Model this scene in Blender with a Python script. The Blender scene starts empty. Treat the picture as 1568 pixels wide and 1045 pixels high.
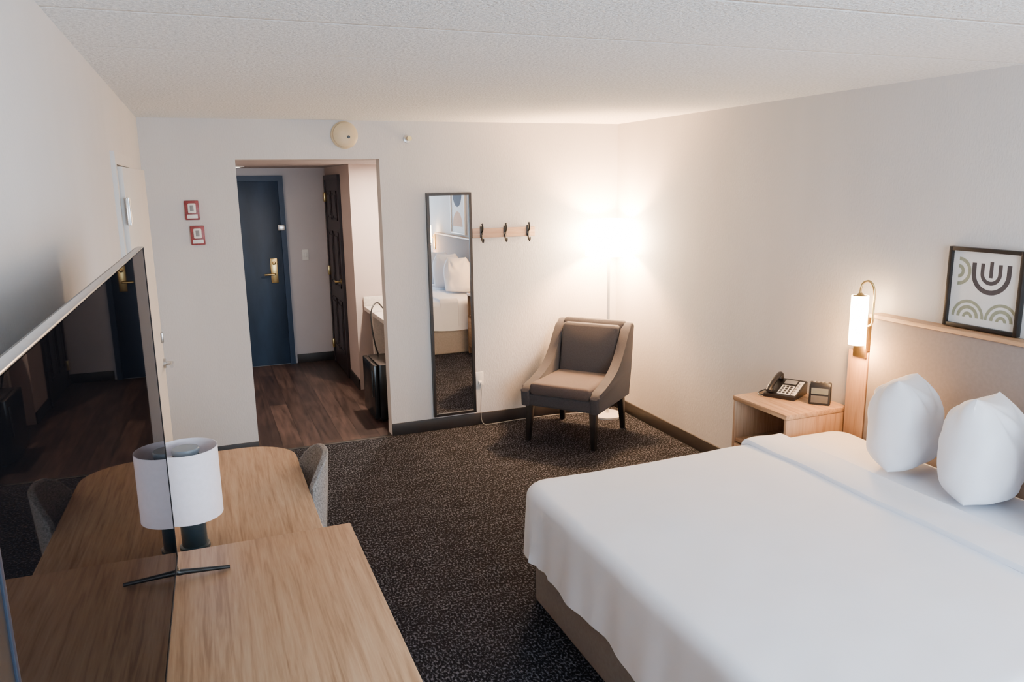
import bpy, bmesh, math, random
from mathutils import Vector, Matrix, noise
random.seed(3)
S=bpy.context.scene
COL=S.collection
# ---------------------------------------------------------------- materials
def newmat(name):
    m=bpy.data.materials.new(name); m.use_nodes=True
    nt=m.node_tree; b=nt.nodes['Principled BSDF']; return m,nt,b
def N(nt,t,**k):
    n=nt.nodes.new(t)
    for a,v in k.items():
        if a in n.inputs.keys(): n.inputs[a].default_value=v
        else: setattr(n,a,v)
    return n
def L(nt,a,b): nt.links.new(a,b)
def coords(nt,scale=(1,1,1)):
    tc=N(nt,'ShaderNodeTexCoord'); mp=N(nt,'ShaderNodeMapping')
    mp.inputs['Scale'].default_value=scale
    L(nt,tc.outputs['Object'],mp.inputs['Vector']); return mp.outputs['Vector']
def ramp(nt,fac,stops):
    r=N(nt,'ShaderNodeValToRGB'); e=r.color_ramp.elements
    while len(e)<len(stops): e.new(0.5)
    for i,(p,c) in enumerate(stops): e[i].position=p; e[i].color=(*c,1)
    L(nt,fac,r.inputs['Fac']); return r.outputs['Color']
def mat(name,c,rough=.6,var=.06,scale=20,bump=0,bscale=None,metal=0,sx=(1,1,1),dist=.002,spec=.5,sheen=0):
    m,nt,b=newmat(name)
    v=coords(nt,sx)
    n=N(nt,'ShaderNodeTexNoise',Scale=scale,Detail=4.0); L(nt,v,n.inputs['Vector'])
    lo=tuple(x*(1-var) for x in c); hi=tuple(min(1,x*(1+var)) for x in c)
    L(nt,ramp(nt,n.outputs['Fac'],[(.3,lo),(.7,hi)]),b.inputs['Base Color'])
    b.inputs['Roughness'].default_value=rough; b.inputs['Metallic'].default_value=metal
    b.inputs['Specular IOR Level'].default_value=spec
    if sheen: b.inputs['Sheen Weight'].default_value=sheen
    if bump:
        n2=N(nt,'ShaderNodeTexNoise',Scale=bscale or scale*4,Detail=3.0); L(nt,v,n2.inputs['Vector'])
        bp=N(nt,'ShaderNodeBump',Strength=bump,Distance=dist); L(nt,n2.outputs['Fac'],bp.inputs['Height'])
        L(nt,bp.outputs['Normal'],b.inputs['Normal'])
    return m
def wood(name,a,bc,c,axis='Y',rough=.45,sc=1.0):
    m,nt,b=newmat(name)
    s={'Y':(20*sc,.9*sc,20*sc),'X':(.9*sc,20*sc,20*sc),'Z':(20*sc,20*sc,.9*sc)}[axis]
    v=coords(nt,s)
    n=N(nt,'ShaderNodeTexNoise',Scale=2.2,Detail=6.0,Roughness=.6,Distortion=.8); L(nt,v,n.inputs['Vector'])
    s2=tuple(x*5 for x in s); v2=coords(nt,s2)
    n2=N(nt,'ShaderNodeTexNoise',Scale=2.0,Detail=3.0); L(nt,v2,n2.inputs['Vector'])
    mx=N(nt,'ShaderNodeMath',operation='ADD'); L(nt,n.outputs['Fac'],mx.inputs[0])
    m2=N(nt,'ShaderNodeMath',operation='MULTIPLY'); m2.inputs[1].default_value=.35; L(nt,n2.outputs['Fac'],m2.inputs[0]); L(nt,m2.outputs[0],mx.inputs[1])
    L(nt,ramp(nt,mx.outputs[0],[(.5,a),(.66,bc),(.85,c)]),b.inputs['Base Color'])
    b.inputs['Roughness'].default_value=rough
    bp=N(nt,'ShaderNodeBump',Strength=.12,Distance=.001); L(nt,mx.outputs[0],bp.inputs['Height']); L(nt,bp.outputs['Normal'],b.inputs['Normal'])
    return m
def carpet(name):
    m,nt,b=newmat(name)
    v=coords(nt,(1,.6,1)); n=N(nt,'ShaderNodeTexNoise',Scale=105.0,Detail=2.0,Roughness=.6); L(nt,v,n.inputs['Vector'])
    v2=coords(nt,(.5,1,1)); n2=N(nt,'ShaderNodeTexNoise',Scale=9.0,Detail=3.0); L(nt,v2,n2.inputs['Vector'])
    ad=N(nt,'ShaderNodeMath',operation='MULTIPLY_ADD'); ad.inputs[1].default_value=.12; L(nt,n2.outputs['Fac'],ad.inputs[0]); L(nt,n.outputs['Fac'],ad.inputs[2])
    L(nt,ramp(nt,ad.outputs[0],[(.46,(.0048,.0052,.0070)),(.58,(.0115,.012,.0155)),(.70,(.095,.098,.118))]),b.inputs['Base Color'])
    b.inputs['Roughness'].default_value=1; b.inputs['Specular IOR Level'].default_value=.05
    bp=N(nt,'ShaderNodeBump',Strength=.7,Distance=.004); L(nt,n.outputs['Fac'],bp.inputs['Height']); L(nt,bp.outputs['Normal'],b.inputs['Normal'])
    return m
def planks(name):
    m,nt,b=newmat(name)
    tc=N(nt,'ShaderNodeTexCoord'); mp=N(nt,'ShaderNodeMapping'); mp.inputs['Rotation'].default_value=(0,0,math.pi/2)
    L(nt,tc.outputs['Object'],mp.inputs['Vector'])
    br=N(nt,'ShaderNodeTexBrick'); L(nt,mp.outputs['Vector'],br.inputs['Vector'])
    br.inputs['Scale'].default_value=1; br.inputs['Brick Width'].default_value=1.2; br.inputs['Row Height'].default_value=.15
    br.inputs['Mortar Size'].default_value=.002
    br.inputs['Color1'].default_value=(.030,.018,.016,1); br.inputs['Color2'].default_value=(.075,.047,.040,1); br.inputs['Mortar'].default_value=(.01,.007,.006,1)
    v=coords(nt,(16,1.2,16)); n=N(nt,'ShaderNodeTexNoise',Scale=2.0,Detail=6.0); L(nt,v,n.inputs['Vector'])
    c2=ramp(nt,n.outputs['Fac'],[(.3,(.4,.38,.36)),(.7,(1.4,1.35,1.3))])
    mx=N(nt,'ShaderNodeMix',data_type='RGBA',blend_type='MULTIPLY'); mx.inputs[0].default_value=1
    L(nt,br.outputs['Color'],mx.inputs[6]); L(nt,c2,mx.inputs[7]); L(nt,mx.outputs[2],b.inputs['Base Color'])
    b.inputs['Roughness'].default_value=.38
    return m
def ceilmat(name):
    m,nt,b=newmat(name)
    v=coords(nt); n=N(nt,'ShaderNodeTexNoise',Scale=75.0,Detail=2.5,Roughness=.65); L(nt,v,n.inputs['Vector'])
    L(nt,ramp(nt,n.outputs['Fac'],[(.36,(.67,.685,.69)),(.58,(.87,.885,.89))]),b.inputs['Base Color'])
    b.inputs['Roughness'].default_value=.95
    # plank seams running across the room
    sp=N(nt,'ShaderNodeSeparateXYZ'); L(nt,v,sp.inputs[0])
    md=N(nt,'ShaderNodeMath',operation='PINGPONG'); md.inputs[1].default_value=.3; L(nt,sp.outputs['Y'],md.inputs[0])
    sm=N(nt,'ShaderNodeMapRange'); sm.inputs[1].default_value=0; sm.inputs[2].default_value=.014; sm.inputs[3].default_value=-.9; sm.inputs[4].default_value=0
    L(nt,md.outputs[0],sm.inputs[0])
    ad=N(nt,'ShaderNodeMath',operation='ADD'); L(nt,n.outputs['Fac'],ad.inputs[0]); L(nt,sm.outputs[0],ad.inputs[1])
    bp=N(nt,'ShaderNodeBump',Strength=.9,Distance=.010); L(nt,ad.outputs[0],bp.inputs['Height']); L(nt,bp.outputs['Normal'],b.inputs['Normal'])
    return m
def emis(name,c,st,base=(.9,.85,.8)):
    m,nt,b=newmat(name)
    v=coords(nt); n=N(nt,'ShaderNodeTexNoise',Scale=60.0); L(nt,v,n.inputs['Vector'])
    L(nt,ramp(nt,n.outputs['Fac'],[(.3,tuple(x*.97 for x in c)),(.7,c)]),b.inputs['Emission Color'])
    b.inputs['Base Color'].default_value=(*base,1)
    b.inputs['Emission Strength'].default_value=st; b.inputs['Roughness'].default_value=.8
    return m
def screenmat():
    m,nt,b=newmat('tv_screen_gloss')
    out=nt.nodes['Material Output']
    fr=N(nt,'ShaderNodeFresnel',IOR=1.45); gl=N(nt,'ShaderNodeBsdfGlossy'); gl.inputs['Color'].default_value=(.42,.40,.40,1); gl.inputs['Roughness'].default_value=.015
    n=N(nt,'ShaderNodeTexNoise',Scale=3.0); r=ramp(nt,n.outputs['Fac'],[(.3,(.003,.003,.004)),(.7,(.005,.005,.006))])
    di=N(nt,'ShaderNodeBsdfDiffuse'); L(nt,r,di.inputs['Color'])
    mx=N(nt,'ShaderNodeMixShader'); L(nt,fr.outputs[0],mx.inputs[0]); L(nt,di.outputs[0],mx.inputs[1]); L(nt,gl.outputs[0],mx.inputs[2])
    L(nt,mx.outputs[0],out.inputs['Surface']); return m

WALL=mat('wall_paint',(.615,.60,.59),.85,.03,3,.45,140,sx=(1,1,.35),dist=.003)
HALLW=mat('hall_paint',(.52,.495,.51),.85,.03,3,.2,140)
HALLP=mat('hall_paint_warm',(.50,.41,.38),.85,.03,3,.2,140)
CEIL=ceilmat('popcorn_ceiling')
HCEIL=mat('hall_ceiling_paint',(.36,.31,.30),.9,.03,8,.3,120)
CARPET=carpet('flecked_carpet')
PLANK=planks('dark_planks')
BASE=mat('baseboard_dark',(.018,.015,.014),.5,.1,10)
OAK=wood('oak_laminate',(.29,.165,.085),(.42,.262,.148),(.51,.34,.205),'Y')
OAKX=wood('oak_laminate_x',(.42,.25,.15),(.52,.33,.21),(.60,.40,.27),'X')
OAKZ=wood('oak_laminate_z',(.27,.16,.09),(.36,.225,.135),(.43,.28,.18),'Z')
BLACK=mat('black_plastic',(.006,.006,.007),.35,.1,40)
BLACKM=mat('black_metal',(.006,.006,.006),.4,.1,40)
BLACKW=mat('espresso_wood',(.006,.005,.005),.4,.2,20,sx=(6,6,1))
WHITEP=mat('white_plastic',(.75,.74,.71),.4,.03,30)
CREAM=mat('cream_plastic',(.60,.49,.31),.45,.03,30)
RED=mat('red_plastic',(.22,.03,.035),.4,.25,60)
CHROME=mat('brushed_metal',(.55,.55,.55),.28,.05,60,metal=1)
BRASS=mat('brass',(.58,.42,.18),.3,.06,60,metal=1)
MIRROR=mat('mirror_glass',(.86,.86,.87),.0,.005,5,metal=1)
DOORB=mat('navy_door',(.014,.028,.055),.5,.35,5,.1,40,sx=(1,1,.25),spec=.3)
DOORF=mat('navy_frame',(.012,.028,.065),.45,.08,10,spec=.3)
DOORBR=mat('brown_door',(.026,.016,.018),.45,.15,8,sx=(4,4,.6),spec=.4)
DOORW=mat('white_door',(.61,.595,.575),.6,.02,6)
LINEN=mat('white_linen',(.82,.86,.95),.85,.015,6,.15,260,dist=.001,sheen=.2)
LINEN2=mat('pillow_linen',(.83,.85,.91),.85,.02,6,.2,120,dist=.002,sheen=.2)
SKIRT=mat('bed_base_fabric',(.25,.235,.23),.9,.08,60,.3,500)
HEADF=mat('headboard_fabric',(.24,.21,.20),.9,.05,60,.3,400)
CHF=mat('armchair_fabric',(.045,.044,.049),.95,.16,160,.5,500,sheen=.08,spec=.2)
CHF2=mat('armchair_seat_fabric',(.070,.056,.054),.95,.16,160,.5,500,sheen=.08,spec=.2)
TWEED=mat('tweed_fabric',(.20,.195,.19),.95,.55,170,.5,400)
BLUEG=mat('slate_blue_enamel',(.19,.25,.31),.35,.06,20)
TEAL=mat('teal_enamel',(.008,.030,.045),.35,.06,20)
SHADE=mat('lamp_shade_linen',(.83,.80,.88),.85,.03,60,.2,400)
GLOW=emis('lit_shade',(1,.70,.42),95)
GLOW2=emis('lit_sconce_shade',(1,.64,.32),50)
GLOWH=emis('recessed_lamp',(1,.88,.75),30)
PAPER=mat('art_paper',(.66,.66,.65),.7,.02,30)
CHAR=mat('art_charcoal',(.045,.04,.045),.8,.1,60)
OLIVE=mat('art_olive',(.25,.26,.18),.8,.1,60)
NAVYP=mat('art_navy',(.03,.04,.07),.8,.1,60)
RUST=mat('art_rust',(.60,.36,.24),.8,.1,60)
SCREEN=screenmat()
GREYP=mat('grey_plastic',(.22,.22,.22),.5,.05,60)
DKBLUE=mat('dark_blue_trim',(.01,.016,.03),.5,.05,60,spec=.2)
LCD=mat('lcd_grey',(.30,.34,.33),.3,.05,30)
COUNTER=mat('counter_laminate',(.66,.60,.54),.35,.12,60)
STEEL=mat('steel_black',(.008,.0075,.0075),.25,.1,10)
# ---------------------------------------------------------------- mesh helpers
def fin(o,m,parent,smooth):
    COL.objects.link(o)
    if m: o.data.materials.append(m)
    if parent: o.parent=parent
    if smooth:
        for p in o.data.polygons: p.use_smooth=True
        try:
            o.data.set_sharp_from_angle(angle=math.radians(40))
        except Exception: pass
    return o
def group(name,loc=(0,0,0),rz=0,rot=None):
    e=bpy.data.objects.new(name,None); e.empty_display_size=.1; e.location=loc
    e.rotation_euler=rot if rot else (0,0,rz); COL.objects.link(e); return e
def bm2o(name,bm,m,parent=None,smooth=True):
    bmesh.ops.recalc_face_normals(bm,faces=bm.faces)
    me=bpy.data.meshes.new(name); bm.to_mesh(me); bm.free()
    return fin(bpy.data.objects.new(name,me),m,parent,smooth)
def addbox(bm,b):
    x0,x1,y0,y1,z0,z1=b
    vs=[bm.verts.new(p) for p in [(x0,y0,z0),(x1,y0,z0),(x1,y1,z0),(x0,y1,z0),(x0,y0,z1),(x1,y0,z1),(x1,y1,z1),(x0,y1,z1)]]
    for f in [(0,3,2,1),(4,5,6,7),(0,1,5,4),(1,2,6,5),(2,3,7,6),(3,0,4,7)]: bm.faces.new([vs[i] for i in f])
def box(name,b,m,parent=None,bev=.003,seg=2):
    bm=bmesh.new(); addbox(bm,b)
    if bev: bmesh.ops.bevel(bm,geom=bm.edges[:],offset=bev,segments=seg,profile=.5,affect='EDGES')
    return bm2o(name,bm,m,parent,bool(bev))
def boxes(name,bs,m,parent=None,bev=0):
    bm=bmesh.new()
    for b in bs: addbox(bm,b)
    if bev: bmesh.ops.bevel(bm,geom=bm.edges[:],offset=bev,segments=2,profile=.5,affect='EDGES')
    return bm2o(name,bm,m,parent,bool(bev))
def extr(name,pts,axis,a0,a1,m,parent=None,bev=.004,seg=2):
    """extrude 2D polygon along an axis. axis X: pts=(y,z); Y:(x,z); Z:(x,y)"""
    bm=bmesh.new()
    def P(p,a): return {'X':(a,p[0],p[1]),'Y':(p[0],a,p[1]),'Z':(p[0],p[1],a)}[axis]
    v0=[bm.verts.new(P(p,a0)) for p in pts]; v1=[bm.verts.new(P(p,a1)) for p in pts]
    n=len(pts); bm.faces.new(v0); bm.faces.new(v1[::-1])
    for i in range(n): bm.faces.new([v0[i],v0[(i+1)%n],v1[(i+1)%n],v1[i]])
    if bev:
        ed=[e for e in bm.edges if abs((e.verts[0].co-e.verts[1].co)['XYZ'.index(axis)])<1e-6]
        sh=[e for e in bm.edges if e not in ed and e.calc_face_angle(0)>.6]
        bmesh.ops.bevel(bm,geom=ed+sh,offset=bev,segments=seg,profile=.5,affect='EDGES')
    return bm2o(name,bm,m,parent,True)
def lathe(name,prof,c,m,parent=None,seg=40,axis='Z',cap=True):
    bm=bmesh.new(); rings=[]
    for r,z in prof:
        ring=[]
        for i in range(seg):
            a=2*math.pi*i/seg; u,v=r*math.cos(a),r*math.sin(a)
            p={'Z':(u,v,z),'Y':(u,z,v),'X':(z,u,v)}[axis]
            ring.append(bm.verts.new((c[0]+p[0],c[1]+p[1],c[2]+p[2])))
        rings.append(ring)
    for a,b in zip(rings,rings[1:]):
        for i in range(seg): bm.faces.new([a[i],a[(i+1)%seg],b[(i+1)%seg],b[i]])
    if cap: bm.faces.new(rings[0]); bm.faces.new(rings[-1])
    return bm2o(name,bm,m,parent)
def crom(pts,n=8):
    P=[Vector(p) for p in pts]; P=[P[0]*2-P[1]]+P+[P[-1]*2-P[-2]]; out=[]
    for i in range(1,len(P)-2):
        for k in range(n):
            t=k/n; a,b,c,d=P[i-1:i+3]
            out.append(.5*((2*b)+(c-a)*t+(2*a-5*b+4*c-d)*t*t+(3*b-a-3*c+d)*t**3))
    out.append(P[-2]); return out
def tube(name,pts,r,m,parent=None,seg=12,sm=8,taper=None):
    P=crom(pts,sm) if sm>1 else [Vector(p) for p in pts]
    bm=bmesh.new(); rings=[]; up=Vector((0.013,0.021,1))
    for i,p in enumerate(P):
        t=(P[min(i+1,len(P)-1)]-P[max(i-1,0)]).normalized()
        if i==0: u=t.cross(Vector((.3,.9,.1)) if abs(t.z)>.9 else up).normalized()
        else: u=(u-t*u.dot(t)).normalized()
        v=t.cross(u)
        rr=r if not taper else r+(taper-r)*i/(len(P)-1)
        rings.append([bm.verts.new(p+(u*math.cos(2*math.pi*k/seg)+v*math.sin(2*math.pi*k/seg))*rr) for k in range(seg)])
    for a,b in zip(rings,rings[1:]):
        for i in range(seg): bm.faces.new([a[i],a[(i+1)%seg],b[(i+1)%seg],b[i]])
    bm.faces.new(rings[0]); bm.faces.new(rings[-1])
    return bm2o(name,bm,m,parent)
def leg(name,p0,p1,s0,s1,m,parent):
    """square tapered leg from p0 (top) to p1 (bottom)"""
    bm=bmesh.new()
    v=[]
    for p,s in((p0,s0),(p1,s1)):
        v.append([bm.verts.new((p[0]+a*s/2,p[1]+b*s/2,p[2])) for a,b in((-1,-1),(1,-1),(1,1),(-1,1))])
    bm.faces.new(v[0]); bm.faces.new(v[1])
    for i in range(4): bm.faces.new([v[0][i],v[0][(i+1)%4],v[1][(i+1)%4],v[1][i]])
    bmesh.ops.bevel(bm,geom=bm.edges[:],offset=.003,segments=2,profile=.5,affect='EDGES')
    return bm2o(name,bm,m,parent)
def rrect(hx,hy,r,ns=16,nc=8):
    r=min(r,hx*.99,hy*.99); pts=[]
    for (cx,cy,a0) in((hx-r,hy-r,0),(-hx+r,hy-r,90),(-hx+r,-hy+r,180),(hx-r,-hy+r,270)):
        for k in range(nc+1):
            a=math.radians(a0+90*k/nc); pts.append((cx+r*math.cos(a),cy+r*math.sin(a)))
    # straight side subdivision
    out=[]; n=len(pts)
    for i in range(n):
        a,b=pts[i],pts[(i+1)%n]; out.append(a)
        if (i+1)%(nc+1)==0:
            for k in range(1,ns): out.append((a[0]+(b[0]-a[0])*k/ns,a[1]+(b[1]-a[1])*k/ns))
    return out

# ---------------------------------------------------------------- room shell
XL,XR,YB,YF,H=-.33,3.31,5.89,-1.15,2.44
OX0,OX1,OZ=.27,1.287,2.165
T=.12
box('floor',(XL-T,XR+T,YF-T,YB,-.1,0),CARPET,bev=0)
box('floor_hall',(-.25,2.2,YB,9.05,-.1,0),PLANK,bev=0)
box('ceiling',(XL-T,XR+T,YF-T,YB+T,H,H+.1),CEIL,bev=0)
boxes('wall_back',[(XL-T,OX0,YB,YB+T,0,H),(OX1,XR+T,YB,YB+T,0,H),(OX0,OX1,YB,YB+T,OZ,H)],WALL)
box('wall_left',(XL-T,XL,YF-T,YB,0,H),WALL,bev=0)
box('wall_right',(XR,XR+T,YF-T,YB,0,H),WALL,bev=0)
WX0,WX1,WZ0,WZ1=.70,2.65,.50,2.34
boxes('wall_front',[(XL,WX0,YF-T,YF,0,H),(WX1,XR,YF-T,YF,0,H),(WX0,WX1,YF-T,YF,0,WZ0),(WX0,WX1,YF-T,YF,WZ1,H)],WALL)
boxes('window_1',[(WX0,WX1,YF-.08,YF-.02,WZ0,WZ0+.05),(WX0,WX1,YF-.08,YF-.02,WZ1-.05,WZ1),(WX0,WX0+.05,YF-.08,YF-.02,WZ0,WZ1),(WX1-.05,WX1,YF-.08,YF-.02,WZ0,WZ1),(1.65,1.70,YF-.08,YF-.02,WZ0,WZ1)],WHITEP)
# hall
HX=1.33; HY=8.9
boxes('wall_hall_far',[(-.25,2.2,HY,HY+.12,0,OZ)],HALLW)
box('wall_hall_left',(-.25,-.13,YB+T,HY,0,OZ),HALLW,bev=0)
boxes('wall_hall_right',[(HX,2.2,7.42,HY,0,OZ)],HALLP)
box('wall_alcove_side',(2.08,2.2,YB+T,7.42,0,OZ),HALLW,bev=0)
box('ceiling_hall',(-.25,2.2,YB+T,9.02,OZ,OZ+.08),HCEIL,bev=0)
# baseboards
bh=.10; bt=.014
box('baseboard_back_right',(OX1,XR,YB-bt,YB,0,bh),BASE,bev=.003)
box('baseboard_back_left',(XL,OX0,YB-bt,YB,0,bh),BASE,bev=.003)
box('baseboard_right',(XR-bt,XR,YF,YB-bt,0,bh),BASE,bev=.003)
box('baseboard_left',(XL,XL+bt,4.9,YB-bt,0,bh),BASE,bev=.003)
box('baseboard_hall_far',(.90,HX,HY-bt,HY,0,bh),BASE,bev=.003)
boxes('baseboard_hall_right',[(HX-bt,HX,7.42,7.93,0,bh)],BASE)
box('trim_threshold',(OX0,OX1,YB-.02,YB+.02,0,.006),BASE,bev=.002)

# entry door
d=group('door_1')
box('leaf',(-.06,.82,HY-.03,HY-.002,.01,2.03),DOORB,d,.003)
boxes('frame',[(.82,.875,HY-.045,HY-.001,0,2.085),(-.115,-.06,HY-.045,HY-.001,0,2.085),(-.06,.82,HY-.045,HY-.001,2.03,2.085)],DOORF,d)
box('lock_plate',(.68,.755,HY-.042,HY-.028,.93,1.20),BRASS,d,.004)
lathe('deadbolt_rose',[(.02,0),(.02,-.02),(.012,-.025)],(.717,HY-.042,1.15),BRASS,d,24,'Y')
tube('lever',[(.717,HY-.042,1.03),(.717,HY-.09,1.03),(.69,HY-.095,1.03),(.61,HY-.09,1.028)],.011,BRASS,d)
box('door_guard',(.79,.86,HY-.06,HY-.044,1.50,1.56),CHROME,d,.004)
# light switch in hall
sw=group('light_switch'); box('plate',(1.03,1.10,HY-.008,HY-.001,1.16,1.28),WHITEP,sw,.003); box('toggle',(1.05,1.08,HY-.016,HY-.008,1.195,1.245),WHITEP,sw,.003)
# bathroom door on hall right wall
d=group('door_2')
Y0,Y1=7.98,8.78
boxes('frame',[(HX-.03,HX-.001,Y0-.05,Y0,0,2.08),(HX-.03,HX-.001,Y1,Y1+.05,0,2.08),(HX-.03,HX-.001,Y0,Y1,2.03,2.08)],DOORBR,d)
box('leaf',(HX-.02,HX-.001,Y0,Y1,.01,2.03),DOORBR,d,0)
st=[]
for (z0,z1) in((.22,.78),(.92,1.50),(1.62,1.92)):
    for (a,b_) in((Y0+.10,Y0+.36),(Y0+.44,Y1-.10)):
        w=.02
        st+= [(HX-.027,HX-.02,a,b_,z0,z0+w),(HX-.027,HX-.02,a,b_,z1-w,z1),(HX-.027,HX-.02,a,a+w,z0,z1),(HX-.027,HX-.02,b_-w,b_,z0,z1),(HX-.030,HX-.02,a+.045,b_-.045,z0+.045,z1-.045)]
boxes('panels',st,DOORBR,d,0)
for i,z in enumerate((.22,1.05,1.85)): box('hinge_%d'%i,(HX-.045,HX-.02,Y1-.02,Y1+.02,z-.05,z+.05),BRASS,d,.003)
tube('handle',[(HX-.02,Y0+.07,1.0),(HX-.075,Y0+.07,1.0),(HX-.08,Y0+.10,1.0),(HX-.075,Y0+.19,1.0)],.01,BRASS,d)
lathe('rose',[(.028,0),(.028,-.012)],(HX-.02,Y0+.07,1.0),BRASS,d,24,'X')
# connecting door on left wall, slightly ajar
d=group('door_3')
fy0,fy1=3.86,4.82
boxes('frame',[(XL,XL+.018,fy0-.055,fy0,0,2.14),(XL,XL+.018,fy1,fy1+.055,0,2.14),(XL,XL+.018,fy0,fy1,2.085,2.14)],DOORW,d)
g=bpy.data.objects.new('leaf_pivot',None); COL.objects.link(g); g.parent=d; g.location=(XL+.02,fy0+.01,0); g.rotation_euler=(0,0,math.radians(-2.2))
box('leaf',(-.012,.018,.0,.93,.012,2.075),DOORW,g,.003)
for i,z in enumerate((.25,1.05,1.88)):
    box('hinge_%d'%i,(.018,.024,-.03,.03,z-.06,z+.06),CHROME,g,.002)
    lathe('hinge_pin_%d'%i,[(.008,-.06),(.008,.06)],(.027,0,z),CHROME,g,12)
tube('lever',[(.018,.87,1.0),(.06,.87,1.0),(.066,.85,1.0),(.066,.77,1.0)],.010,CHROME,g)
lathe('lever_rose',[(.028,0),(.028,.012)],(.018,.87,1.0),CHROME,g,24,'X')
box('deadbolt',(.018,.03,.85,.89,1.12,1.18),CHROME,g,.003)

# hall recessed lights
for i,(x,y) in enumerate(((.35,7.9),(1.62,6.75))):
    g=group('recessed_ceiling_light')
    lathe('trim_ring',[(.055,OZ-.002),(.055,OZ-.012),(.09,OZ-.008),(.09,OZ-.001)],(x,y,0),WHITEP,g,32,cap=False)
    lathe('lamp_disc',[(.054,OZ-.004),(.02,OZ-.003)],(x,y,0),GLOWH,g,32)
    ld=bpy.data.lights.new('hall_spot_light','AREA'); ld.shape='DISK'; ld.size=.1; ld.energy=(5,80)[i]; ld.color=(1,.80,.62)
    lo=bpy.data.objects.new('bulb',ld); COL.objects.link(lo); lo.location=(x,y,OZ-.02); lo.parent=g

# fridge, counter
g=group('vanity_counter')
box('top',(1.40,2.07,6.06,7.41,.79,.83),COUNTER,g,.006)
box('splash',(1.40,2.07,7.39,7.41,.83,.92),COUNTER,g,.003)
box('support',(1.46,2.05,7.30,7.36,.0,.79),COUNTER,g,.003)
g=group('mini_fridge')
box('body',(1.28,1.74,6.27,6.72,.02,.50),STEEL,g,.008)
box('door',(1.235,1.275,6.27,6.72,.03,.50),STEEL,g,.008)
box('handle',(1.225,1.237,6.30,6.32,.22,.45),BLACKM,g,.003)
boxes('feet',[(1.30,1.33,6.30,6.33,0,.02),(1.30,1.33,6.66,6.69,0,.02),(1.68,1.71,6.30,6.33,0,.02),(1.68,1.71,6.66,6.69,0,.02)],BLACK,g)
g=group('hair_dryer')
tube('cord',[(1.50,7.0,.86),(1.44,6.98,.92),(1.375,6.92,.86),(1.36,6.85,.70),(1.38,6.8,.52),(1.44,6.80,.35)],.007,BLACK,g)
lathe('barrel',[(.03,-.08),(.038,-.03),(.04,.03),(.028,.09)],(1.60,7.0,.873),BLACK,g,24,'X')

# ---------------------------------------------------------------- wall fittings
g=group('smoke_detector')
lathe('base',[(.098,0),(.098,-.012),(.088,-.02),(.086,-.042),(.070,-.052),(.03,-.056)],(1.038,YB,2.335),CREAM,g,48,'Y')
lathe('sensor',[(.012,-.054),(.010,-.062)],(1.06,YB,2.32),BLACK,g,16,'Y')
g=group('fire_sprinkler')
lathe('plate',[(.03,0),(.028,-.008),(.012,-.012),(.012,-.04),(.02,-.045),(.02,-.05)],(1.505,YB,2.31),CHROME,g,24,'Y')
lathe('nozzle',[(.006,-.05),(.006,-.075),(.018,-.078),(.018,-.082)],(1.505,YB,2.31),BRASS,g,16,'Y')
for i,(x,z) in enumerate(((-.04,1.823),(-.018,1.65))):
    g=group('fire_alarm_strobe')
    box('back_box',(x-.046,x+.046,YB-.03,YB-.001,z-.066,z+.066),RED,g,.005)
    box('lens',(x-.026,x+.026,YB-.048,YB-.03,z-.02,z+.048),WHITEP,g,.008)
    box('lens_core',(x-.012,x+.012,YB-.052,YB-.046,z-.005,z+.035),GREYP,g,.002)
    box('grille',(x-.034,x+.034,YB-.034,YB-.03,z-.055,z-.028),WHITEP,g,.001)
g=group('wall_outlet')
box('plate',(2.0,2.07,YB-.007,YB-.001,.33,.45),WHITEP,g,.003); box('plug',(2.02,2.05,YB-.03,YB-.007,.345,.375),WHITEP,g,.004)
tube('cord',[(2.035,YB-.03,.36),(2.035,YB-.045,.30),(2.03,YB-.035,.12),(2.05,YB-.04,.012),(2.16,YB-.05,.006),(2.35,YB-.035,.006),(2.7,YB-.04,.006),(2.95,YB-.09,.006)],.003,GREYP,g)
g=group('coat_rack')
box('board',(2.0,2.54,YB-.02,YB-.001,1.548,1.622),OAKX,g,.003)
for i,x in enumerate((2.075,2.275,2.475)):
    box('hook_plate_%d'%i,(x-.012,x+.012,YB-.026,YB-.02,1.55,1.64),BLACKM,g,.003)
    tube('hook_up_%d'%i,[(x,YB-.024,1.59),(x,YB-.05,1.60),(x,YB-.062,1.625),(x,YB-.052,1.65)],.0065,BLACKM,g)
    lathe('knob_%d'%i,[(.002,-.009),(.009,-.004),(.009,.004),(.002,.009)],(x,YB-.05,1.655),BLACKM,g,14)
    tube('hook_low_%d'%i,[(x,YB-.024,1.57),(x,YB-.035,1.535),(x,YB-.055,1.515),(x,YB-.07,1.53),(x,YB-.07,1.545)],.0065,BLACKM,g)
# mirror (hung very slightly turned)
g=group('wall_mirror',(1.632,YB-.014,.117),math.radians(.35))
mw,mh,fw=.362,1.79,.021
boxes('frame',[(0,fw,-.02,.01,0,mh),(mw-fw,mw,-.02,.01,0,mh),(fw,mw-fw,-.02,.01,0,fw),(fw,mw-fw,-.02,.01,mh-fw,mh)],BLACKW,g)
box('glass',(fw,mw-fw,-.008,-.002,fw,mh-fw),MIRROR,g,0)

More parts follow.
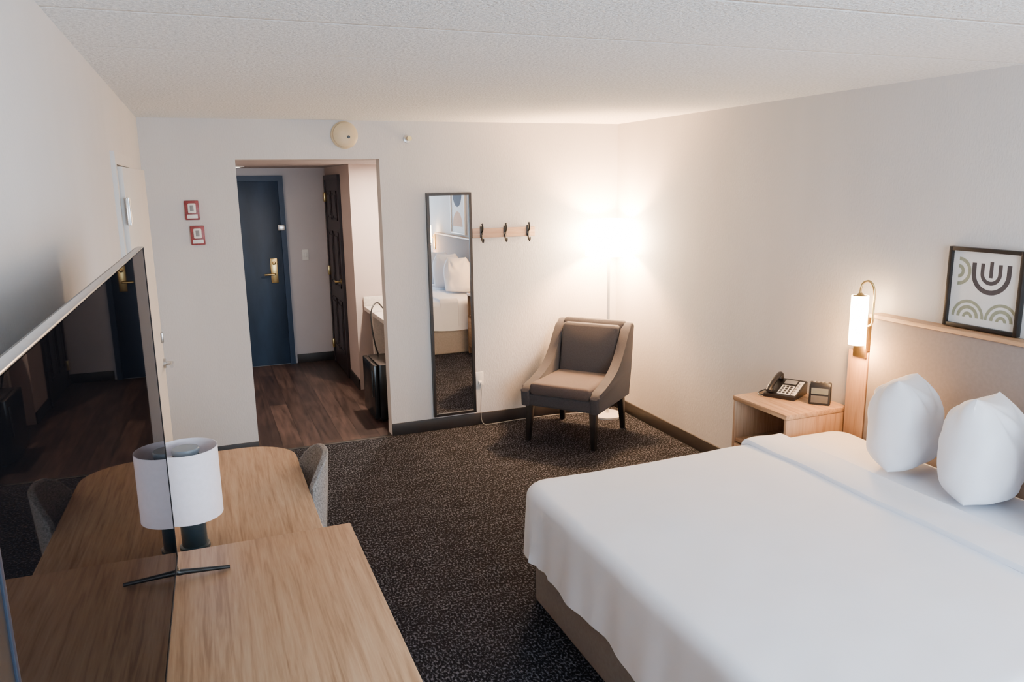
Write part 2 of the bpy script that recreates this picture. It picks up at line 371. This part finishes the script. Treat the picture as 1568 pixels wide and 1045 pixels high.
# ---------------------------------------------------------------- floor lamp
lx,ly=3.11,5.66
g=group('floor_lamp')
lathe('base',[(.13,0),(.13,.015),(.12,.022),(.02,.03),(.012,.05)],(lx,ly,0),WHITEP,g)
lathe('pole',[(.0125,.05),(.0125,1.60)],(lx,ly,0),WHITEP,g,20)
lathe('shade',[(.195,1.38),(.175,1.67),(.172,1.67),(.192,1.38)],(lx,ly,0),GLOW,g,48,cap=False)
tube('harp',[(lx-.17,ly,1.655),(lx,ly,1.62),(lx+.17,ly,1.655)],.003,CHROME,g)
ld=bpy.data.lights.new('lamp_bulb','POINT'); ld.energy=400; ld.color=(1,.50,.21); ld.shadow_soft_size=.06
lo=bpy.data.objects.new('bulb',ld); COL.objects.link(lo); lo.location=(lx,ly,1.53); lo.parent=g

# ---------------------------------------------------------------- armchair
g=group('armchair',(2.655,5.33,0),math.radians(-50.6))
box('seat_frame',(-.295,.295,-.33,.30,.285,.385),CHF,g,.02,3)
box('seat_cushion',(-.25,.25,-.35,.235,.375,.475),CHF2,g,.035,4)
def arcp(pts,n=5): return [(p.x,p.y) for p in crom([(a,b,0) for a,b in pts],n)]
top=arcp([(-.345,.40),(-.30,.435),(-.15,.47),(.02,.535),(.14,.63),(.24,.76),(.30,.835)])
armp=[(-.335,.285)]+top+[(.34,.865),(.385,.862),(.402,.84),(.34,.50),(.31,.285)]
extr('arm_left',armp,'X',-.325,-.25,CHF,g,.018,4)
extr('arm_right',armp,'X',.25,.325,CHF,g,.018,4)
extr('backrest',[(.225,.38),(.31,.85),(.335,.875),(.375,.875),(.395,.85),(.335,.45),(.31,.30),(.24,.30)],'X',-.262,.262,CHF,g,.014,3)
extr('back_cushion',[(.16,.462),(.235,.83),(.255,.848),(.315,.848),(.245,.462)],'X',-.238,.238,CHF,g,.025,4)
for i,(x,y) in enumerate(((-.265,-.29),(.265,-.29),(-.26,.27),(.26,.27))):
    leg('leg_%d'%i,(x,y,.30),(x*1.04,y+(.04 if y>0 else -.02),0),.055,.034,BLACKW,g)

# ---------------------------------------------------------------- bed
g=group('bed')
BX0,BX1,BY0,BY1=1.300,3.20,1.22,3.165
cx,cy=(BX0+BX1)/2,(BY0+BY1)/2; hx,hy=(BX1-BX0)/2,(BY1-BY0)/2
box('base',(BX0+.045,BX1,BY0+.03,BY1-.01,.0,.33),SKIRT,g,.02,3)
box('mattress',(BX0+.04,BX1-.01,BY0+.03,BY1-.03,.335,.58),LINEN,g,.05,4)
def drape(name,cx,cy,hx,hy,ztop,zhem,m,rr=.055,Rc=.11,puff=.0,waves=.008):
    bm=bmesh.new(); prof=[]
    nz=10
    for k in range(nz): prof.append((-.012*(1-k/nz),zhem+(ztop-rr-zhem)*k/nz))
    for k in range(7):
        a=math.pi/2*k/6; prof.append((rr*(1-math.cos(a)),ztop-rr+rr*math.sin(a)))
    m_=min(hx,hy); ins=rr
    while ins<m_-.05: ins+=.03; prof.append((min(ins,m_-.01),ztop))
    rings=[]
    for ins,z in prof:
        o=rrect(hx-ins,hy-ins,max(Rc-ins*.6,.004),50,10); ring=[]
        for i,(x,y) in enumerate(o):
            dep=max(0,(ztop-z)/(ztop-zhem))
            s=(x*9+y*11)
            w=waves*dep*(math.sin(s*1.1)+.5*math.sin(s*2.9+1))
            q=Vector((x/hx,y/hy,0)); 
            nv=Vector((math.copysign(abs(q.x)**8,q.x),math.copysign(abs(q.y)**8,q.y),0)); nv=nv.normalized() if nv.length>0 else nv
            P=Vector((cx+x,cy+y,z))
            nz1=noise.noise(P*1.8)*.008+noise.noise(Vector((P.x*6,P.y*2.0,P.z*5)))*.0032+noise.noise(Vector((P.x*3-P.y*5,P.y*3+P.x*2,4)))*.0025
            if ins>0: P.z+=nz1+puff*min(1,ins/.4)
            P+=nv*w*1.0+nv*nz1*dep
            # tucked corner folds at the foot
            if dep>.1 and x<0 and abs(x)>hx-.03:
                for off,am in((.13,.016),(.20,.010),(.30,.007)):
                    dc=abs(abs(y)-(hy-off-.05*dep)); P.x-=am*max(0,1-dc/.028)*dep
            if dep>.99: P.z+=noise.noise(Vector((x*3,y*3,9)))*.02
            ring.append(bm.verts.new(P))
        rings.append(ring)
    n=len(rings[0])
    for a,b in zip(rings,rings[1:]):
        for i in range(n): bm.faces.new([a[i],a[(i+1)%n],b[(i+1)%n],b[i]])
    bm.faces.new(rings[-1])
    bmesh.ops.remove_doubles(bm,verts=bm.verts,dist=.0006)
    return bm2o(name,bm,m,g)
drape('duvet',cx-.01,cy,hx+.01,hy+.005,.622,.285,LINEN,puff=.008)
# folded-back top band of sheet, draped over both sides
def band(name,x0,x1,z,m):
    bm=bmesh.new(); prof=[]; r=.06; yt,yb=BY1+.012,BY0-.012
    for k in range(9): prof.append((yt,.33+(z-r-.33)*k/9))
    for k in range(9):
        a=math.pi/2*k/8; prof.append((yt-r+r*math.cos(a),z-r+r*math.sin(a)))
    for k in range(1,90): prof.append((yt-r-(yt-yb-2*r)*k/90,z))
    for k in range(9):
        a=math.pi/2*k/8; prof.append((yb+r-r*math.sin(a),z-r+r*math.cos(a)))
    for k in range(10): prof.append((yb,z-r-(z-r-.33)*k/9))
    xs=[(x0,-.030),(x0-.006,-.012),(x0-.004,-.003),(x0+.008,0)]+[(x0+(x1-x0)*k/12,.003*math.sin(k*.5)) for k in range(1,12)]+[(x1-.004,0),(x1+.006,-.008),(x1+.003,-.030)]
    rows=[]
    for (y,zz) in prof:
        row=[]
        for (x,o) in xs:
            P=Vector((x+noise.noise(Vector((y*2,x0,3)))*.014,y,zz))
            nn=noise.noise(Vector((x*4,y*5,1)))*.004+noise.noise(Vector((x*9,y*14,1)))*.002
            if zz>z-.03: P.z+=o+nn
            else: P.y+=(o+nn*.6)*(1 if y>cy else -1)
            row.append(bm.verts.new(P))
        rows.append(row)
    for a,b in zip(rows,rows[1:]):
        for i in range(len(xs)-1): bm.faces.new([a[i],a[i+1],b[i+1],b[i]])
    return bm2o(name,bm,m,g)
band('sheet_fold',2.545,2.76,.656,LINEN)

def pillow(y,x,z0,h,W,Tk,rz,tilt,seed):
    """stuffed pillow standing on its long edge: sewn rim all round, pinched corners"""
    g=group('pillow',(x,y,z0),0); g.rotation_euler=(0,math.radians(tilt),math.radians(rz))
    n=44; bm=bmesh.new(); G={}
    for side in(1,-1):
        for i in range(n+1):
            for j in range(n+1):
                rim=i in(0,n) or j in(0,n)
                if side==-1 and rim: G[(side,i,j)]=G[(1,i,j)]; continue
                a=-math.cos(math.pi*i/n); b=-math.cos(math.pi*j/n)   # a across, b up
                ea=max(0,1-abs(a)**2.6); eb=max(0,1-abs(b)**(4.2 if b<0 else 2.1))
                t=(ea**.50)*(eb**.55)
                xa_=a*(1-.05*(abs(b)**2))*(1 if b<0 else 1-.34*b**2.4)
                zb=b*(1-.05*(1-a*a)*(1 if b>0 else -.6))
                px=W*xa_; pz=h*.5*(1+zb); py=side*Tk*t
                wr=0
                for ca in(-1,1):
                    dx,dz=a-ca*.8,b-1; r_=math.hypot(dx,dz); an=math.atan2(dz,dx)
                    wr+=.013*math.sin(an*9+seed*1.3+ca)*max(0,1-r_/1.5)*min(1,r_*2.2)
                wr+=.008*math.sin(a*9+seed)*max(0,-b)*eb
                py+=side*wr*min(1,t*1.5)
                P=Vector((px,py,pz)); nn=Vector((seed*3.1,0,0))
                P+=Vector((.4,1,.4*min(1,pz/.1)))*(noise.noise(P*6+nn)*.020+noise.noise(P*15+nn)*.007)*(1 if not rim else .5)
                P.x+=.03*(b+1)*.5*(-1)
                G[(side,i,j)]=bm.verts.new(P)
    for side in(1,-1):
        for i in range(n):
            for j in range(n):
                vs=[G[(side,i,j)],G[(side,i+1,j)],G[(side,i+1,j+1)],G[(side,i,j+1)]]
                try: bm.faces.new(vs)
                except ValueError: pass
    bm2o('cushion',bm,LINEN2,g)
pillow(2.555,2.985,.650,.425,.18,.150,22,1,1)
pillow(2.15,2.975,.650,.44,.19,.160,20,1,2)
pillow(1.72,2.98,.650,.43,.18,.155,18,1,3)

# headboard
HY0=.76
g=group('headboard')
box('panel',(3.235,3.305,HY0,3.035,.30,1.255),HEADF,g,.008)
box('cap_rail',(3.225,3.308,HY0-.01,3.045,1.256,1.276),OAK,g,.002)
box('side_panel_far',(3.245,3.305,3.05,3.185,.0,1.06),OAKZ,g,.003)
box('side_panel_near',(3.245,3.305,HY0-.155,HY0-.015,.0,1.06),OAKZ,g,.003)
box('lower_rail',(3.24,3.305,HY0,3.035,.0,.295),OAK,g,.003)
# sconces
def sconce(y,sy=-1):
    g=group('wall_sconce')
    x=3.165
    box('back_plate',(3.228,3.244,y+.0,y+.085,1.03,1.25),BRASS,g,.004)
    box('wall_block',(3.244,3.308,y+.005,y+.080,1.065,1.25),BRASS,g,.004)
    tube('gooseneck',[(3.222,y+.02,1.20),(3.205,y+sy*.05,1.23),(3.203,y+sy*.055,1.30),(3.203,y+sy*.055,1.38),(3.198,y+sy*.048,1.43),(3.186,y+sy*.028,1.452),(3.172,y+sy*.006,1.44),(x,y,1.41),(x,y,1.36)],.006,BRASS,g,12)
    lathe('shade',[(.043,1.115),(.043,1.375),(.040,1.375),(.040,1.115)],(x,y,0),GLOW2,g,32,cap=False)
    lathe('shade_cap',[(.042,1.374),(.02,1.378),(.008,1.39)],(x,y,0),BRASS,g,32)
    ld=bpy.data.lights.new('sconce_bulb','POINT'); ld.energy=20.0; ld.color=(1,.48,.16); ld.shadow_soft_size=.03
    lo=bpy.data.objects.new('bulb',ld); COL.objects.link(lo); lo.location=(x-.0,y,1.09); lo.parent=g
sconce(3.055); sconce(.66)

# framed art
def ring_sector(bm,c,r0,r1,a0,a1,x,n=24,sy=1):
    v=[]
    for k in range(n+1):
        a=math.radians(a0+(a1-a0)*k/n)
        v.append((bm.verts.new((x,c[0]-r0*math.cos(a),c[1]+sy*r0*math.sin(a))),bm.verts.new((x,c[0]-r1*math.cos(a),c[1]+sy*r1*math.sin(a)))))
    for a,b in zip(v,v[1:]): bm.faces.new([a[0],a[1],b[1],b[0]])
g=group('framed_art_print')
y0,y1,z0,z1=2.285,2.655,1.279,1.655; f=.018
boxes('frame',[(XR-.03,XR-.002,y0,y0+f,z0,z1),(XR-.03,XR-.002,y1-f,y1,z0,z1),(XR-.03,XR-.002,y0+f,y1-f,z0,z0+f),(XR-.03,XR-.002,y0+f,y1-f,z1-f,z1)],BLACKW,g,.0015)
box('paper',(XR-.014,XR-.004,y0+f,y1-f,z0+f,z1-f),PAPER,g,0)
xa=XR-.0145
def A(u,v): # u 0..1 left to right as seen, v 0..1 up
    return (y1-f-(y1-y0-2*f)*u, z0+f+(z1-z0-2*f)*v)
bm=bmesh.new()
for r0,r1 in((.034,.052),(.074,.096)): ring_sector(bm,A(.58,.72),r0,r1,180,360,xa)
c=A(.58,.72)
for o,w,h,b0 in((0,.018,.055,-.018),(-.043,.018,.045,0),(.043,.018,.045,0),(-.085,.022,.045,0),(.085,.022,.045,0)):
    vs=[bm.verts.new((xa,c[0]+a,b)) for a,b in((o-w/2,c[1]+b0),(o+w/2,c[1]+b0),(o+w/2,c[1]+h),(o-w/2,c[1]+h))]; bm.faces.new(vs)
bm2o('charcoal_arcs',bm,CHAR,g,False)
bm=bmesh.new()
for r0,r1 in((.016,.032),(.050,.066)): ring_sector(bm,A(.09,.72),r0,r1,-90,90,xa-.0001)
for cc in (A(.29,.10),A(.79,.10)):
    for r0,r1 in((.012,.026),(.040,.056),(.068,.082)): ring_sector(bm,cc,r0,r1,0,180,xa-.0002)
bm2o('olive_arcs',bm,OLIVE,g,False)
g=group('abstract_art_print')
y0,y1,z0,z1=1.36,1.95,1.30,2.08
boxes('frame',[(XR-.03,XR-.002,y0,y0+f,z0,z1),(XR-.03,XR-.002,y1-f,y1,z0,z1),(XR-.03,XR-.002,y0+f,y1-f,z0,z0+f),(XR-.03,XR-.002,y0+f,y1-f,z1-f,z1)],WHITEP,g,.0015)
box('paper',(XR-.014,XR-.004,y0+f,y1-f,z0+f,z1-f),PAPER,g,0)
bm=bmesh.new(); ring_sector(bm,(1.63,1.85),.0,.19,0,360,xa,40); bm2o('navy_disc',bm,NAVYP,g,False)
bm=bmesh.new(); ring_sector(bm,(1.63,1.40),.0,.20,0,180,xa,40); bm2o('rust_arch',bm,RUST,g,False)

# nightstands
def nightstand(ny0,ny1):
    g=group('nightstand')
    nx0,nx1,nz=2.86,3.292,.72
    if ny0<1: nx1=3.225
    box('top',(nx0-.004,nx1,ny0,ny1,nz-.028,nz),OAK,g,.003)
    box('side_far',(nx0,nx1,ny1-.022,ny1-.002,.0,nz-.029),OAKZ,g,.002)
    box('side_near',(nx0,nx1,ny0+.002,ny0+.022,.0,nz-.029),OAKZ,g,.002)
    box('back',(nx1-.012,nx1,ny0+.023,ny1-.023,.08,nz-.03),OAKZ,g,.001)
    box('shelf',(nx0+.01,nx1-.013,ny0+.023,ny1-.023,.44,.46),OAK,g,.001)
    box('drawer_front',(nx0,nx0+.018,ny0+.025,ny1-.025,.09,.43),OAK,g,.002)
    box('floor_panel',(nx0+.02,nx1-.013,ny0+.023,ny1-.023,.07,.088),OAK,g,.001)
nz=.72
nightstand(3.20,3.66); nightstand(.70,1.16)
# phone
g=group('desk_phone',(3.13,3.53,nz+.001),math.radians(-62))
extr('body',[(-.10,.0),(.10,.0),(.10,.075),(.085,.08),(-.10,.02)],'X',-.095,.095,BLACK,g,.005)
sl=math.atan2(.06,.185)
def on(u,v,lift=0): # u across, v along the slope from the front
    return (u,-.10+v*math.cos(sl),.02+v*math.sin(sl)+lift)
def slab(name,u0,u1,v0,v1,t,m,lift=0):
    bm=bmesh.new(); a=[bm.verts.new(on(*p,lift)) for p in((u0,v0),(u1,v0),(u1,v1),(u0,v1))]; b=[bm.verts.new(on(*p,lift+t)) for p in((u0,v0),(u1,v0),(u1,v1),(u0,v1))]
    bm.faces.new(a); bm.faces.new(b)
    for i in range(4): bm.faces.new([a[i],a[(i+1)%4],b[(i+1)%4],b[i]])
    bmesh.ops.bevel(bm,geom=bm.edges[:],offset=t*.3,segments=1,affect='EDGES'); return bm2o(name,bm,m,g)
slab('face_card',-.02,.055,.02,.115,.003,WHITEP)
slab('memory_card',.06,.088,.02,.175,.003,WHITEP)
slab('display',-.02,.05,.135,.175,.005,GREYP)
for r in range(4):
    for c_ in range(3): slab('key_%d_%d'%(r,c_),-.013+c_*.022,.001+c_*.022,.026+r*.022,.039+r*.022,.007,BLACK)
for r in range(5): slab('memory_key_%d'%r,.064,.075,.03+r*.026,.040+r*.026,.006,GREYP)
tube('handset',[on(-.062,.0,.018),on(-.062,.03,.032),on(-.062,.10,.038),on(-.062,.17,.032),on(-.062,.195,.018)],.016,BLACK,g,14)
lathe('earpiece',[(.022,-.0),(.024,.012),(.02,.022)],on(-.062,.175,.006),BLACK,g,20)
lathe('mouthpiece',[(.022,-.0),(.024,.012),(.02,.022)],on(-.062,.02,.006),BLACK,g,20)
tube('cord',[(-.07,-.09,.02),(-.11,-.10,.006),(-.14,-.05,.006),(-.13,.04,.006),(-.10,.09,.012)],.004,BLACK,g)
# clock radio
g=group('clock_radio',(3.19,3.315,nz+.001),math.radians(-48))
extr('body',[(-.045,0),(.045,0),(.04,.10),(.015,.122),(-.02,.122),(-.035,.10)],'X',-.058,.058,BLACK,g,.008,3)
def fr(z): return -.045+ (z/.10)*.010-.0012
for nm,x0_,x1_,a,b_,mm in(('display',-.045,.045,.062,.095,LCD),('speaker',-.045,.045,.012,.052,GREYP)):
    bm=bmesh.new(); vs=[(x0_,fr(a),a),(x1_,fr(a),a),(x1_,fr(b_),b_),(x0_,fr(b_),b_)]
    f1=bm.faces.new([bm.verts.new(p) for p in vs]); bmesh.ops.solidify(bm,geom=[f1],thickness=.0015); bm2o(nm,bm,mm,g,False)
boxes('buttons',[(-.04+i*.022,-.026+i*.022,-.012,.008,.121,.126) for i in range(4)],GREYP,g)

# ---------------------------------------------------------------- credenza desk
g=group('credenza_desk')
dx0,dx1,dy0,dy1,dz=XL+.016,.385,.20,2.49,.86
box('top',(dx0,dx1,dy0,dy1,dz-.035,dz),OAK,g,.003)
box('carcass',(dx0,dx1-.03,dy0+.01,dy1-.01,.06,dz-.036),OAKZ,g,.002)
box('plinth',(dx0+.02,dx1-.07,dy0+.03,dy1-.03,0,.06),BASE,g,.0)
for i in range(3):
    a=dy0+.02+i*.755
    for j in range(2):
        box('drawer_%d_%d'%(i,j),(dx1-.029,dx1-.008,a+.005,a+.74,.08+j*.37,.43+j*.37),OAK,g,.002)
        box('pull_%d_%d'%(i,j),(dx1-.008,dx1+.006,a+.30,a+.45,.37+j*.37,.385+j*.37),BLACKM,g,.003)
# rounded work table
g=group('round_end_table')
R=.24; tx0,tx1,ty0,ty1=-.305,.325,2.50,3.80; tz=.745
pts=[(tx0,ty0),(tx1,ty0)]
for k in range(0,15):
    a=math.radians(90*k/14); pts.append((tx1-R+R*math.cos(a),ty1-R*.9+R*.9*math.sin(a)))
for k in range(0,15):
    a=math.radians(90+90*k/14); pts.append((tx0+R+R*math.cos(a),ty1-R*.9+R*.9*math.sin(a)))
extr('top',pts,'Z',tz-.03,tz,OAK,g,.003)
box('end_panel',(tx0+.04,tx1-.04,ty0+.02,ty0+.05,0,tz-.031),OAKZ,g,.002)
for i,(x,y) in enumerate(((-.20,3.62),(.16,3.64))):
    lathe('leg_%d'%i,[(.05,tz-.031),(.05,tz-.036),(.024,tz-.04),(.018,.0)],(x,y,0),BLACKM,g,24)
# desk chair (tucked under the table; its back stands clear of the table edge)
g=group('desk_chair',(.225,3.27,0),math.radians(-90))
def shell(name,z0,z1,m):
    bm=bmesh.new(); outer=[];nA,nZ=22,12; th=.035
    def pt(i,j,inn):
        a=(i/nA-.5)*2; v=j/nZ
        top=z1-.10*abs(a)**3.0; bot=z0+.10*abs(a)**4
        z=bot+(top-bot)*v
        lean=.03*(z-z0)/(z1-z0)
        Rr=.235-(inn*th)
        an=math.radians(58)*a*(1-.10*(1-v))
        return Vector((Rr*math.sin(an)*1.0,-.01+Rr*math.cos(an)*.78+lean,z))
    A_=[[bm.verts.new(pt(i,j,0)) for j in range(nZ+1)] for i in range(nA+1)]
    B_=[[bm.verts.new(pt(i,j,1)) for j in range(nZ+1)] for i in range(nA+1)]
    for G in(A_,B_):
        for i in range(nA):
            for j in range(nZ): bm.faces.new([G[i][j],G[i+1][j],G[i+1][j+1],G[i][j+1]])
    for j in range(nZ):
        for i in(0,nA): bm.faces.new([A_[i][j],A_[i][j+1],B_[i][j+1],B_[i][j]])
    for i in range(nA):
        for j in(0,nZ): bm.faces.new([A_[i][j],A_[i+1][j],B_[i+1][j],B_[i][j]])
    o=bm2o(name,bm,m,g); bv=o.modifiers.new('b','BEVEL'); bv.width=.014; bv.segments=3; bv.angle_limit=math.radians(50)
    return o
shell('back_shell',.47,.87,TWEED)
sp=[]
for k in range(28):
    a=2*math.pi*k/28; c_,s_=math.cos(a),math.sin(a)
    sp.append((.215*math.copysign(abs(c_)**.7,c_),-.02+.195*math.copysign(abs(s_)**.7,s_)))
extr('seat',sp,'Z',.41,.475,TWEED,g,.022,4)
for i,(x,y) in enumerate(((-.15,-.16),(.15,-.16),(-.15,.10),(.15,.10))):
    tube('leg_%d'%i,[(x,y,.415),(x*1.25,y*1.25,.0)],.016,BLACKM,g,14,1,.010)

# table lamp
tlx,tly=-.113,2.76
g=group('table_lamp')
lathe('foot',[(.05,tz+.001),(.05,tz+.012),(.045,tz+.016)],(tlx,tly,0),TEAL,g)
lathe('column',[(.042,tz+.016),(.042,tz+.34),(.042,tz+.345)],(tlx,tly,0),TEAL,g)
lathe('top_disc',[(.020,tz+.345),(.043,tz+.347),(.045,tz+.36),(.042,tz+.366)],(tlx,tly,0),BLUEG,g)
lathe('shade',[(.103,tz+.125),(.103,tz+.368),(.101,tz+.368),(.101,tz+.125)],(tlx,tly,0),SHADE,g,64,cap=False)
boxes('spider',[(tlx-.101,tlx+.101,tly-.002,tly+.002,tz+.338,tz+.342),(tlx-.002,tlx+.002,tly-.101,tly+.101,tz+.338,tz+.342)],CHROME,g)

# television
g=group('television',(-.150,2.364,.90),math.radians(-1.0))
TW,TH=1.66,.925
box('back_shell',(-.022,-.004,-TW-.28,0,-.003,TH-.002),BLACK,g,.003)
box('electronics_bulge',(-.065,-.022,-TW+.3,-.3,.05,.45),BLACK,g,.008)
box('bezel_top',(-.014,.001,-TW-.28,0,TH-.003,TH+.001),CHROME,g,.001)
boxes('bezel',[(-.012,.002,-TW-.28,0,-.004,.006),(-.012,.002,-.004,.002,-.004,TH)],BLACK,g)
box('bezel_near',(-.012,.003,-TW-.004,-TW+.004,-.004,TH),DKBLUE,g,.001)
box('edge_panel',(-.008,.001,-TW-.28,-TW-.005,.006,TH-.004),BLACK,g,0)
box('screen',(-.006,.0005,-TW+.004,-.004,.006,TH-.004),SCREEN,g,0)
for i,y in enumerate((-.05,-TW+.2)):
    tube('foot_front_%d'%i,[(-.012,y,.0),(.0,y,-.022),(.03,y,-.026),(.145,y,-.034)],.013,BLACKM,g,10,8,.0055)
    tube('foot_rear_%d'%i,[(-.012,y,.0),(-.03,y,-.022),(-.06,y,-.026),(-.12,y,-.034)],.013,BLACKM,g,10,8,.0055)

# ---------------------------------------------------------------- light & world
w=bpy.data.worlds.new('World'); S.world=w; w.use_nodes=True
bg=w.node_tree.nodes['Background']; bg.inputs['Color'].default_value=(.70,.85,1,1); bg.inputs['Strength'].default_value=23.0
ld=bpy.data.lights.new('window_portal','AREA'); ld.shape='RECTANGLE'; ld.size=WX1-WX0; ld.size_y=WZ1-WZ0
ld.cycles.is_portal=True
lo=bpy.data.objects.new('window_portal',ld); COL.objects.link(lo); lo.location=((WX0+WX1)/2,YF-T-.01,(WZ0+WZ1)/2)
lo.rotation_euler=(math.radians(90),0,0)

# ---------------------------------------------------------------- camera
cam=bpy.data.cameras.new('Camera'); co=bpy.data.objects.new('Camera',cam); COL.objects.link(co)
cam.sensor_width=36; cam.lens=1189/1568*36; cam.clip_start=.05
r=Vector((.9286,-.3708,-.0152)).normalized(); bk=Vector((-.3603,-.9108,.2014)); bk=(bk-r*bk.dot(r)).normalized(); up=bk.cross(r)
Mx=Matrix((r,up,bk)).transposed().to_4x4(); Mx.translation=Vector((0,0,1.985)); co.matrix_world=Mx
S.camera=co
